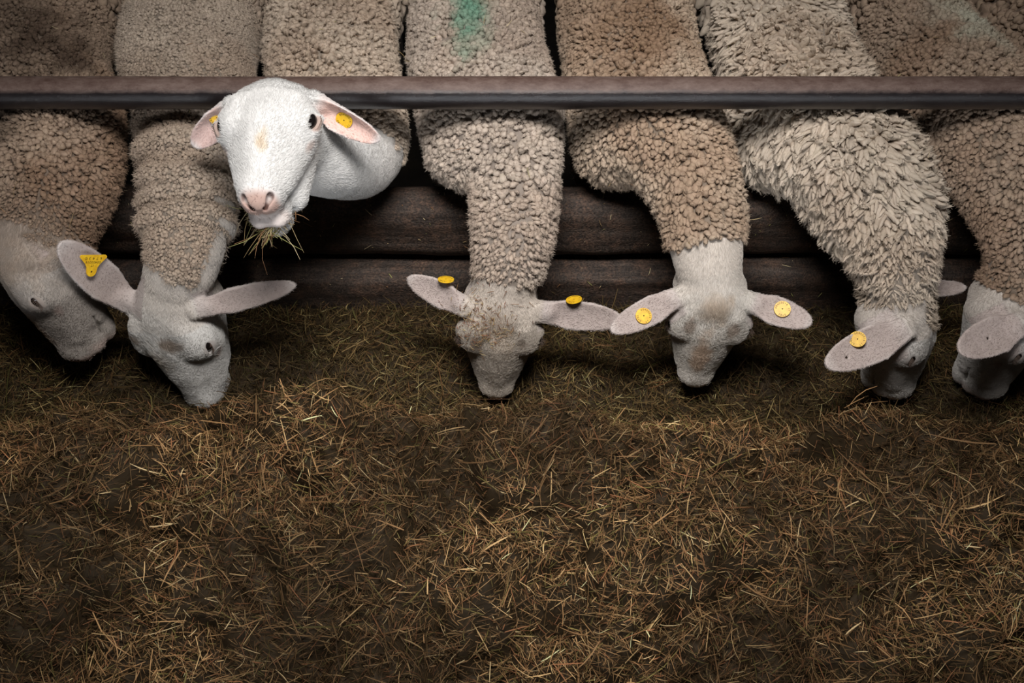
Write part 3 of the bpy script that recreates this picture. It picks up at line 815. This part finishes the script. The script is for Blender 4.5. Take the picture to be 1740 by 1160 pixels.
    outd = nrm(rootp - cen[li, ri] + 1e-6)
    d = nrm(outd * 0.55 + dirv[li] * 0.7 + rng.normal(0, 0.35, (nf, 3))); L_ = rng.uniform(0.003, 0.0085, nf) * sp.get('fuzzlen', 1.0)
    b2 = nrm(d + rng.normal(0, 0.6, (nf, 3)) + flow[li] * 0.4)
    HP = np.stack([rootp - d * 0.001, rootp + d * (L_ * 0.5)[:, None], rootp + (d * 0.55 + b2 * 0.45) * L_[:, None]], 1)
    hair_np('loose_fibres', HP, M['fuzz'], root, 0.00030, np.clip(LC[li] * rng.uniform(0.85, 1.25, (nf, 1)), 0, 1))['kind'] = 'stuff'
    # ---- short face hair
    bare = (1 - np.clip(ww * 1.3, 0, 1)) * (V[:, 1] < 0.12) * lerp(1, 0.6, earm) * (V[:, 2] > 0.03)
    for q in (-1, 1):
        d = np.linalg.norm((hc - (EYE_C + EYE_D * 0.0235) * np.array([1, q, 1])) / np.array([1.4, 1, 1.0]), axis=-1); bare = bare * (d > 0.0155)
    bare = bare * (1 - sstep(0.165, 0.18, hc[:, 0]) * 0.93)
    nh = int(sp.get('hairs', 45000))
    PX2, NX2, idx2, mix2 = sample_mesh(V, Q, nh, rng, N, bare)
    fl_ = -f * 1.0 + throat * 0.35 + rng.normal(0, 0.3, (nh, 3)); em = mix2(earm)
    for E in ears:
        q = PX2 - E['base']; m = (em > 0.3) & (np.abs(q @ E['b']) < E['W'] * 1.3) & ((q @ E['a']) > 0) & ((q @ E['a']) < E['L'] + .02)
        fl_[m] = E['a'] + rng.normal(0, 0.25, (m.sum(), 3))
    nk = (em < 0.3) & (mix2(hc)[:, 0] < -0.05); fl_[nk] = -fl_[nk] 
    fl_ = nrm(fl_ - NX2 * (fl_ * NX2).sum(-1, keepdims=True))
    up = rng.uniform(0.25, 0.75, nh); d = nrm(fl_ + NX2 * up[:, None]); L_ = rng.uniform(0.004, 0.009, nh) * lerp(1, 0.55, em)
    shag = sp.get('shag')
    if shag:
        dd = np.sqrt((((mix2(hc) - np.array(shag[0])) / np.array(shag[1])) ** 2).sum(-1)); L_ = L_ * (1 + 1.2 * sstep(1, 0.3, dd))
    HP = np.stack([PX2 - NX2 * 0.0006, PX2 + d * (L_ * 0.5)[:, None], PX2 + (d * 0.6 + fl_ * 0.4) * L_[:, None]], 1)
    hair_np('face_hair', HP, M['hair'], root, 0.00028, np.clip(mix2(C) * rng.uniform(0.82, 1.2, (nh, 1)), 0, 0.92))['kind'] = 'stuff'
    # ---- eyes
    for q in sp.get('eyes', (-1, 1)):
        c = eye_frame(F, q, hk)[0]
        r = 0.0195 * hk; a1 = np.linspace(0, pi, 17); a2 = np.linspace(0, 2 * pi, 28, endpoint=False)
        G = np.stack([np.sin(a1)[:, None] * np.cos(a2), np.sin(a1)[:, None] * np.sin(a2), np.cos(a1)[:, None] + 0 * a2], -1) * r + c
        i = np.arange(17 * 28).reshape(17, 28); j = np.roll(i, -1, 1)
        mesh_np('eye', G.reshape(-1, 3), np.stack([i[:-1], i[1:], j[1:], j[:-1]], -1).reshape(-1, 4), mats=[M['eye']], parent=root)
    # ---- lashes
    HP = []
    for q in sp.get('eyes', (-1, 1)):
        Oe, Ae = eye_frame(F, q, hk); ld = sp.get('lid', 0.82)
        for a in np.linspace(-1, 1, 22):
            p0 = np.array((0.0150 * a, 0.0215 - 0.0035 * a * a, (0.0095 - 0.0065 * ld) * (1 - 0.5 * a * a))) * hk
            d = nrm(np.array((0.35 * a + rng.normal(0, 0.15), 0.85, -0.35 + rng.normal(0, 0.15)))); L = rng.uniform(0.007, 0.011)
            HP.append([Oe + (p0 - d * 0.002) @ Ae, Oe + (p0 + d * L * 0.55) @ Ae, Oe + (p0 + d * L + np.array((0, 0, -0.002))) @ Ae])
    if HP: hair_np('eyelashes', np.array(HP), M['hair'], root, 0.0004, np.tile((0.10, 0.07, 0.055), (len(HP), 1)))
    # ---- ear tags
    for E, ES in zip(ears, sp['ears']):
        for tg in ES.get('tags', []):
            c = ear_pt(E, tg['t'], tg.get('b', 0.0)); za = E['c']
            if 'n' in tg: za = camvec(tg['n'])
            if tg.get('back'): c = c - E['c'] * 0.011; za = -za
            c = c + za * tg.get('lift', 0.003)
            if 'px' in tg: 
                c = at_d(tg['px'][0], tg['px'][1], depth(c))
            ya = camvec(tg.get('up', (0, 1, 0))); ya = nrm(ya - za * (ya @ za)); xa = np.cross(ya, za)
            ear_tag(root, tg['kind'], c, xa, ya, za, tg.get('s', 1.2), tg.get('label'), tg.get('text', True))
    print('sheep', len(V), n, round(time.time() - t0, 1))
    return dict(root=root, O=O, A=A, hk=hk, V=V, Q=Q, N=N, hc=hc)

def trunk(x0, x1, r=0.150, z=0.52):
    return [('w', x1, 1.10, z - 0.02, r, 1.05), ('w', lerp(x0, x1, 0.35), 0.62, z, r, 1.05), ('w', x0, 0.36, z + 0.01, r * 0.98, 1.0)]

SHEEP = []
SHEEP.append(dict(seed=1, label='leftmost sheep, dark soiled back, head down with its forehead cut by the left edge', wool=(0.33, 0.245, 0.18), cut=5.5, lock=(0.0092, 0.013, 0.35, 0.9), dirt=0.7, fuzzlen=1.2, tip_small=0.5,
    spine=trunk(-1.130, -1.16) + [('p', 102, 188, 0.14, 90, 0.78), ('p', 98, 270, 0.0, 96), ('p', 82, 350, -0.09, 84), ('p', 62, 420, -0.16, 74)],
    head=dict(px=46, py=480, y=-0.22, f=(0.20, -0.84, -0.50), u=(-0.85, 0.0, 0.50), k=1.08),
    ears=[dict(side=1, tip=(135, 415), toward=-0.12, n=(0.2, 0.3, 1), W=0.022, cup=0.3), dict(side=-1, tip=(-130, 470), toward=-0.02, n=(-0.2, 0.3, 1), W=0.03, cup=0.3)], face=(0.38, 0.34, 0.305), neckc=(0.27, 0.205, 0.155), earc=(0.27, 0.21, 0.165),
    stains_and_shade=[((-0.04, 0, 0), (0.09, 0.12, 0.12), (0.33, 0.265, 0.21), 0.7), ((0.10, 0, 0.02), (0.10, 0.05, 0.03), (0.36, 0.25, 0.17), 0.8)], eyes=(1,),
    marks=[((-1.04, 0.23, 0.66), (0.20, 0.16, 0.3), (0.085, 0.058, 0.042), 0.92), ((-1.06, -0.02, 0.60), (0.09, 0.07, 0.14), (0.13, 0.095, 0.07), 0.8)]))  # soiled back, and a darker patch on the neck
SHEEP.append(dict(seed=2, label='sheep with deep neck folds and a flag-shaped yellow ear tag, head in the hay', wool=(0.43, 0.355, 0.285), cut=6.25, lock=(0.0074, 0.0068, 0.5, 0.9), fuzzlen=1.4, tip_small=0.85,
    spine=trunk(-0.770, -0.79) + [('p', 335, 190, 0.14, 90, 0.76), ('p', 322, 270, 0.0, 68), ('p', 318, 350, -0.09, 62), ('p', 316, 420, -0.17, 59)],
    folds=(3.49, 5.9, 0.50, 0.0205), bare=((1, -0.5, 0.1), 0.70, 4.6),
    head=dict(px=286, py=576, y=-0.27, f=(0.15, -0.80, -0.58), u=(-0.34, 0.0, 0.92), k=1.13),
    ears=[dict(side=-1, tip=(100, 412), toward=0.20, n=(0.15, 0.25, 1), W=0.044, cup=0.22, tags=[dict(kind='flag', t=0.60, b=0.05, up=(0, 1, 0.1), lift=0.011, s=1.3, label='flag-shaped yellow ear tag')]),
          dict(side=1, tip=(504, 483), toward=0.02, n=(0, -0.2, 1), W=0.029, cup=0.2)],
    stains_and_shade=[((-0.005, 0.030, 0.028), (0.022, 0.034, 0.03), (0.22, 0.165, 0.12), 0.85), ((-0.005, -0.060, 0.015), (0.018, 0.028, 0.03), (0.24, 0.18, 0.13), 0.8), ((0.03, -0.01, 0.02), (0.05, 0.03, 0.03), (0.50, 0.43, 0.34), 0.6)], shag=((0, 0, 0.04), (0.06, 0.06, 0.04)), face=(0.60, 0.585, 0.56)))  # the two dark spots paint shade into the brow hollows
SHEEP.append(dict(seed=3, label='white-faced sheep with raised head looking at the camera, hay in its mouth', wool=(0.50, 0.41, 0.325), cut=3.95, lock=(0.0100, 0.016, 0.45, 0.8), jaw=1.0, lid=0.0, deep=0.028, fine=0.0026, hairs=70000,
    spine=trunk(-0.430, -0.45, 0.142) + [('p', 582, 170, 0.16, 92, 0.80), ('p', 610, 255, 0.06, 72), ('p', 565, 268, -0.04, 64), ('p', 500, 245, -0.10, 66)],
    head=dict(px=453, py=199, y=-0.175, f=(0.025, -0.82, 0.57), u=(-0.06, 0.57, 0.82), k=1.02),
    ears=[dict(side=-1, tip=(328, 250), toward=-0.06, n=(-0.2, -0.75, 0.6), W=0.030, cup=0.9, inner=(0.58, 0.40, 0.36), tags=[dict(kind='disc', t=0.35, b=-0.2, s=1.1, up=(0.3, 1, 0), lift=0.002), dict(kind='disc', t=0.45, b=0.75, back=True, s=1.1, text=False)]),
          dict(side=1, tip=(647, 240), toward=-0.03, n=(0.05, -0.75, 0.65), W=0.032, cup=0.9, inner=(0.62, 0.40, 0.34), tags=[dict(kind='disc', t=0.48, b=-0.05, s=1.15, up=(0.4, 1, 0.2), lift=0.002)])],
    rim=0.85, face=(0.62, 0.612, 0.598), earc=(0.60, 0.54, 0.52), nose=(0.36, 0.215, 0.17), neckc=(0.62, 0.59, 0.56),
    stains_and_shade=[((0.085, 0.004, 0.03), (0.040, 0.017, 0.03), (0.56, 0.45, 0.32), 0.85)]))
SHEEP.append(dict(seed=4, label='sheep with a green paint mark on its back and chaff scattered over its brow', wool='cream', cut=6.45, fuzz=100000, lock=(0.0112, 0.0140, 0.34, 0.85), lumps=[(790, 255, 0.07, 0.078)], dirt=0.3, fuzzlen=1.0, tip_small=0.62,
    spine=trunk(-0.085, -0.09) + [('p', 836, 190, 0.13, 108, 0.80), ('p', 872, 280, 0.0, 70), ('p', 874, 360, -0.09, 62), ('p', 868, 425, -0.17, 58)],
    head=dict(px=850, py=572, y=-0.29, f=(-0.06, -0.80, -0.60), u=(0.06, 0.1, 1), k=0.98),
    ears=[dict(side=-1, tip=(691, 472), toward=0.0, n=(0.0, -0.4, 1), W=0.032, cup=0.25, tags=[dict(kind='disc', t=0.45, b=-0.95, n=(0.05, 0.9, 0.45), up=(0, 0.3, -1), lift=0.007)]),
          dict(side=1, tip=(1062, 546), toward=0.0, n=(0.0, -0.4, 1), W=0.036, cup=0.25, tags=[dict(kind='disc', t=0.42, b=0.80, n=(-0.15, 0.9, 0.5), up=(0, 0.3, -1), lift=0.007)])],
    face=(0.47, 0.415, 0.355), stains_and_shade=[((-0.055, -0.02, 0.03), (0.055, 0.055, 0.05), (0.23, 0.16, 0.10), 0.85), ((0.0, 0.045, 0.03), (0.025, 0.02, 0.03), (0.20, 0.15, 0.11), 0.6), ((0.005, -0.05, 0.03), (0.025, 0.02, 0.03), (0.24, 0.17, 0.11), 0.7), ((-0.02, 0, 0.04), (0.08, 0.06, 0.03), (0.42, 0.34, 0.26), 0.5)],  # middle pair paints hollow shade above the eyes; crown and brow are stained
    shag=((-0.05, 0, 0.03), (0.06, 0.06, 0.05)), marks=[((-0.10, 0.31, 0.70), (0.062, 0.20, 0.12), (0.13, 0.29, 0.205), 0.9)]))
SHEEP.append(dict(seed=5, label='brown-backed sheep facing straight down, round yellow tags lying flat in both ears', wool=(0.44, 0.345, 0.26), cut=5.9, lock=(0.0102, 0.0150, 0.38, 0.75), lumps=[(1045, 250, 0.10, 0.085)], dirt=0.5, fuzzlen=0.8, tip_small=0.95, pointed=0.2,
    spine=trunk(0.280, 0.28) + [('p', 1095, 180, 0.14, 108, 0.80), ('p', 1160, 270, 0.01, 78), ('p', 1190, 350, -0.09, 63), ('p', 1200, 420, -0.17, 56)],
    head=dict(px=1206, py=552, y=-0.28, f=(-0.07, -0.80, -0.60), u=(0.0, 0.1, 1), k=0.97),
    ears=[dict(side=-1, tip=(1037, 563), toward=0.03, n=(-0.1, 0.1, 1), W=0.033, cup=0.25, tags=[dict(kind='disc', t=0.55, b=0.1, up=(0.5, 1, 0), lift=0.004)]),
          dict(side=1, tip=(1381, 549), toward=0.03, n=(0.1, 0.1, 1), W=0.034, cup=0.25, tags=[dict(kind='disc', t=0.52, b=0.2, up=(-0.6, 1, 0), lift=0.004)])],
    face=(0.54, 0.505, 0.46), stains_and_shade=[((0.07, -0.01, 0.02), (0.10, 0.030, 0.03), (0.43, 0.31, 0.22), 0.85), ((-0.06, 0, 0.02), (0.05, 0.05, 0.05), (0.40, 0.30, 0.21), 0.7), ((-0.005, 0.047, 0.03), (0.03, 0.018, 0.03), (0.27, 0.20, 0.15), 0.7), ((-0.005, -0.047, 0.03), (0.03, 0.018, 0.03), (0.27, 0.20, 0.15), 0.7)],  # last pair is brow-hollow shade laid in as colour
    nose=(0.2, 0.15, 0.12), shag=((-0.05, 0, 0.03), (0.05, 0.05, 0.05)), marks=[((0.29, 0.27, 0.68), (0.17, 0.2, 0.3), (0.25, 0.16, 0.10), 0.8)]))
SHEEP.append(dict(seed=6, label='shaggy long-woolled sheep, head in profile, large ear with a round tag and a hole', wool=(0.52, 0.44, 0.355), cut=6.55, lock=(0.0098, 0.026, 0.58, 1.3), lumps=[(1318, 250, 0.10, 0.080)], dirt=0.3, fuzzlen=1.2, tip_small=0.45, pointed=0.35, topknot=((-0.06, 0, 0.02), (0.055, 0.05, 0.05)),
    spine=trunk(0.643, 0.643, 0.141) + [('p', 1378, 194, 0.14, 110, 0.74), ('p', 1440, 270, 0.01, 100), ('p', 1490, 350, -0.09, 88), ('p', 1518, 420, -0.17, 70)],
    head=dict(px=1560, py=562, y=-0.27, f=(0.17, -0.78, -0.6), u=(0.85, 0.1, 0.55), k=0.98),
    ears=[dict(side=-1, tip=(1402, 622), toward=0.05, hole=(0.74, 0.05), n=(-0.3, 0.1, 1), W=0.042, cup=0.3, tags=[dict(kind='disc', t=0.56, b=-0.50, n=(-0.25, 0.35, 0.9), up=(0.5, 1, 0), lift=0.005)]),
          dict(side=1, tip=(1643, 488), toward=-0.05, n=(0.2, 0.3, 1), W=0.022, cup=0.3)],
    face=(0.56, 0.535, 0.505), earc=(0.53, 0.46, 0.43)))
SHEEP.append(dict(seed=7, label='brown sheep half cut off at the right edge, its visible ear without a tag', wool=(0.36, 0.27, 0.20), cut=6.6, lumps=[(1595, 240, 0.11, 0.085)], lock=(0.0102, 0.0140, 0.30, 0.65), dirt=0.5, tip_small=0.8,
    spine=trunk(0.988, 0.992, 0.118) + [('p', 1660, 180, 0.14, 106, 0.80), ('p', 1715, 270, 0.01, 96), ('p', 1752, 350, -0.09, 84), ('p', 1765, 420, -0.17, 74)],
    bare=((-1, -0.5, -0.2), 0.70, 6.0),
    head=dict(px=1742, py=562, y=-0.27, f=(0.02, -0.80, -0.6), u=(0.8, 0.1, 0.6), k=1.0),
    ears=[dict(side=-1, tip=(1628, 597), toward=0.05, hole=(0.52, 0.0), n=(-0.3, 0.1, 1), W=0.043, cup=0.3), dict(side=1, tip=(1860, 480), toward=-0.05, n=(0.2, 0.3, 1), W=0.030, cup=0.3)],
    face=(0.48, 0.455, 0.43), earc=(0.48, 0.40, 0.37), marks=[((1.03, 0.31, 0.70), (0.10, 0.14, 0.15), (0.46, 0.46, 0.37), 0.75)]))
SHEEP.append(dict(seed=8, label='sheep of which only a brown woolly flank shows in the top right corner', wool=(0.32, 0.235, 0.17), cut=5.7, lock=(0.015, 0.018, 0.3, 0.6), dirt=0.5, fine=0.006, hairs=4000, fuzz=6000,
    spine=trunk(1.305, 1.31, 0.124) + [('w', 1.32, 0.17, 0.54, 0.108, 0.80), ('w', 1.38, 0.02, 0.49, 0.085, 1), ('w', 1.44, -0.08, 0.46, 0.08, 1), ('w', 1.49, -0.16, 0.42, 0.07, 1)],
    head=dict(px=2020, py=575, y=-0.27, f=(0.0, -0.80, -0.6), u=(0, 0.1, 1), k=1.0), eyes=(),
    ears=[dict(side=-1, tip=(1900, 560), toward=0.0, n=(-0.1, 0.1, 1)), dict(side=1, tip=(2180, 560), toward=0.0, n=(0.1, 0.1, 1))]))
BUILT = []
for k, sp in enumerate(SHEEP):
    BUILT.append(make_sheep(sp))

# ------------------------------------------------------------------ loose straw on things
STRAW = np.array([(0.42, 0.32, 0.17), (0.30, 0.21, 0.10), (0.50, 0.41, 0.25), (0.26, 0.14, 0.07), (0.30, 0.29, 0.11)])
def straws(name, Cn, D, N, Ln, W, seed, curl=0.15, pal=STRAW):
    r = np.random.RandomState(seed); n = len(Cn)
    D = nrm(D); S = nrm(np.cross(D, N)); Bn = nrm(np.cross(S, D))
    ts = np.array([0, 0.33, 0.67, 1.0]); bd = r.normal(0, curl, n) * Ln; b2 = r.normal(0, curl, n) * Ln
    ctr = Cn[:, None] + D[:, None] * (ts[None, :, None] * Ln[:, None, None]) + S[:, None] * (ts ** 2)[None, :, None] * bd[:, None, None] + Bn[:, None] * (ts * (1 - ts))[None, :, None] * np.abs(b2)[:, None, None]
    wp = np.array([0.8, 1, 0.9, 0.4]) * 0.5; a3 = np.array([0, 2 * pi / 3, 4 * pi / 3])
    off = (S[:, None, None] * np.cos(a3)[None, None, :, None] + Bn[:, None, None] * np.sin(a3)[None, None, :, None] * 0.6) * (wp[None, :, None, None] * W[:, None, None, None])
    V = (ctr[:, :, None] + off).reshape(-1, 3)
    q = []
    for k in range(3):
        for j in range(3): q.append((k * 3 + j, k * 3 + (j + 1) % 3, k * 3 + 3 + (j + 1) % 3, k * 3 + 3 + j))
    Q = ((np.arange(n) * 12)[:, None, None] + np.array(q)[None]).reshape(-1, 4)
    c = pal[r.randint(0, len(pal), n)] * r.uniform(0.75, 1.2, (n, 1))
    return mesh_np(name, V, Q, mats=[M['hay']], col=np.repeat(c, 12, 0))
def on_mesh(o, n, seed, ok):
    me = o.data; r = np.random.RandomState(seed)
    V = np.zeros(len(me.vertices) * 3, np.float32); me.vertices.foreach_get('co', V); V = V.reshape(-1, 3) + np.array(o.location)
    N = np.zeros(len(me.vertices) * 3, np.float32); me.vertices.foreach_get('normal', N); N = N.reshape(-1, 3)
    idx = np.nonzero(ok(V, N))[0]; idx = idx[r.randint(0, len(idx), n)]
    P = V[idx] + r.normal(0, 0.004, (n, 3)) * (1 - np.abs(N[idx])); return P + N[idx] * 0.0015, N[idx]
def tangent(N, r, bias=None):
    d = r.normal(0, 1, N.shape) + (0 if bias is None else bias); return nrm(d - N * (d * N).sum(-1, keepdims=True))
r = np.random.RandomState(77)
for o, n in ((bpy.data.objects['timber_beam'], 170), (bpy.data.objects['timber_beam.001'], 90)):
    P_, N_ = on_mesh(o, n, n, lambda V, N: (N[:, 1] < 0.2) & (N[:, 2] > -0.1) & (V[:, 2] > 0.05) & (np.abs(V[:, 0]) < 1.2))
    c = straws('hay_chaff', P_, tangent(N_, r), N_, 0.003 + 0.022 * r.rand(n) ** 3, r.uniform(0.0012, 0.0026, n), n, 0.1)
    tag(c, 'bits of chaff stuck to the %s timber of the feed barrier' % ('upper' if n == 170 else 'lower'), 'chaff', 'hay scraps', 'stuff')
if BUILT[3]:
    B = BUILT[3]; hc = B['hc']; w = np.exp(-(((hc - np.array([-0.05, -0.045, 0.02])) / np.array([0.05, 0.055, 0.06])) ** 2).sum(-1)) * (B['N'] @ cT > 0.2)
    P_, N_, _, _ = sample_mesh(B['V'], B['Q'], 420, r, B['N'], w)
    c = straws('hay_chaff', P_ + N_ * 0.004, tangent(N_, r) + N_ * r.uniform(0, 0.5, (420, 1)), N_, 0.003 + 0.017 * r.rand(420) ** 2.5, r.uniform(0.0009, 0.0017, 420), 5, 0.2,
               np.array([(0.26, 0.15, 0.07), (0.17, 0.09, 0.045), (0.42, 0.31, 0.15), (0.24, 0.10, 0.055)]))
    tag(c, 'chaff and hay scraps lying on the brow of the green-marked sheep', 'chaff', 'hay scraps', 'stuff')
if BUILT[2]:
    B = BUILT[2]; O_, A_, k_ = B['O'], B['A'], B['hk']; n = 260
    t_ = np.where(r.rand(n) < 0.6, r.uniform(-1, -0.15, n), r.uniform(-0.2, 1, n)); fx = 0.182 - 0.075 * np.abs(t_) ** 1.4; sx_ = t_ * 0.040
    loc = np.stack([fx, sx_, np.full(n, -0.110) + r.normal(0, 0.006, n)], -1) * k_
    P_ = O_ + loc @ A_
    D = np.stack([r.normal(0.25, 0.5, n), t_ * 0.7 + r.normal(-0.35, 0.6, n), np.full(n, -0.35)], -1) @ A_ + np.array([0, 0, -0.35])
    Ln = np.where(r.rand(n) < 0.08, r.uniform(0.05, 0.085, n), r.uniform(0.012, 0.038, n))
    D = nrm(D); c = straws('hay_wisp', P_ - D * 0.006, D, np.tile(cT, (n, 1)) + r.normal(0, 0.3, (n, 3)), Ln, r.uniform(0.0011, 0.0022, n), 8, 0.25)
    tag(c, 'mouthful of hay hanging from the lips of the raised white face', 'hay', 'hay scraps', 'stuff')
cnt = 0; CP = []; CN = []
for k, B in enumerate(BUILT):
    if not B or k == 7: continue
    fo = [c for c in B['root'].children if c.name.startswith('fleece')][0]; me = fo.data
    V = np.zeros(len(me.vertices) * 3, np.float32); me.vertices.foreach_get('co', V); V = V.reshape(-1, 3)[48::49]
    ok = np.nonzero((V[:, 1] < 0.4) & (V[:, 2] > 0.40))[0]; pick = ok[r.randint(0, len(ok), 30)]
    CP.append(V[pick]); CN.append(nrm(np.tile(cT, (30, 1)) + r.normal(0, 0.3, (30, 3))))
if CP:
    CP = np.concatenate(CP); CN = np.concatenate(CN); n = len(CP)
    c = straws('hay_chaff', CP, tangent(CN, r), CN, 0.008 + 0.03 * r.rand(n) ** 2, r.uniform(0.0009, 0.0017, n), 21, 0.2)
    tag(c, 'thin stray straws caught here and there in the fleeces', 'straw', 'hay scraps', 'stuff')
print('total', time.time() - T0)
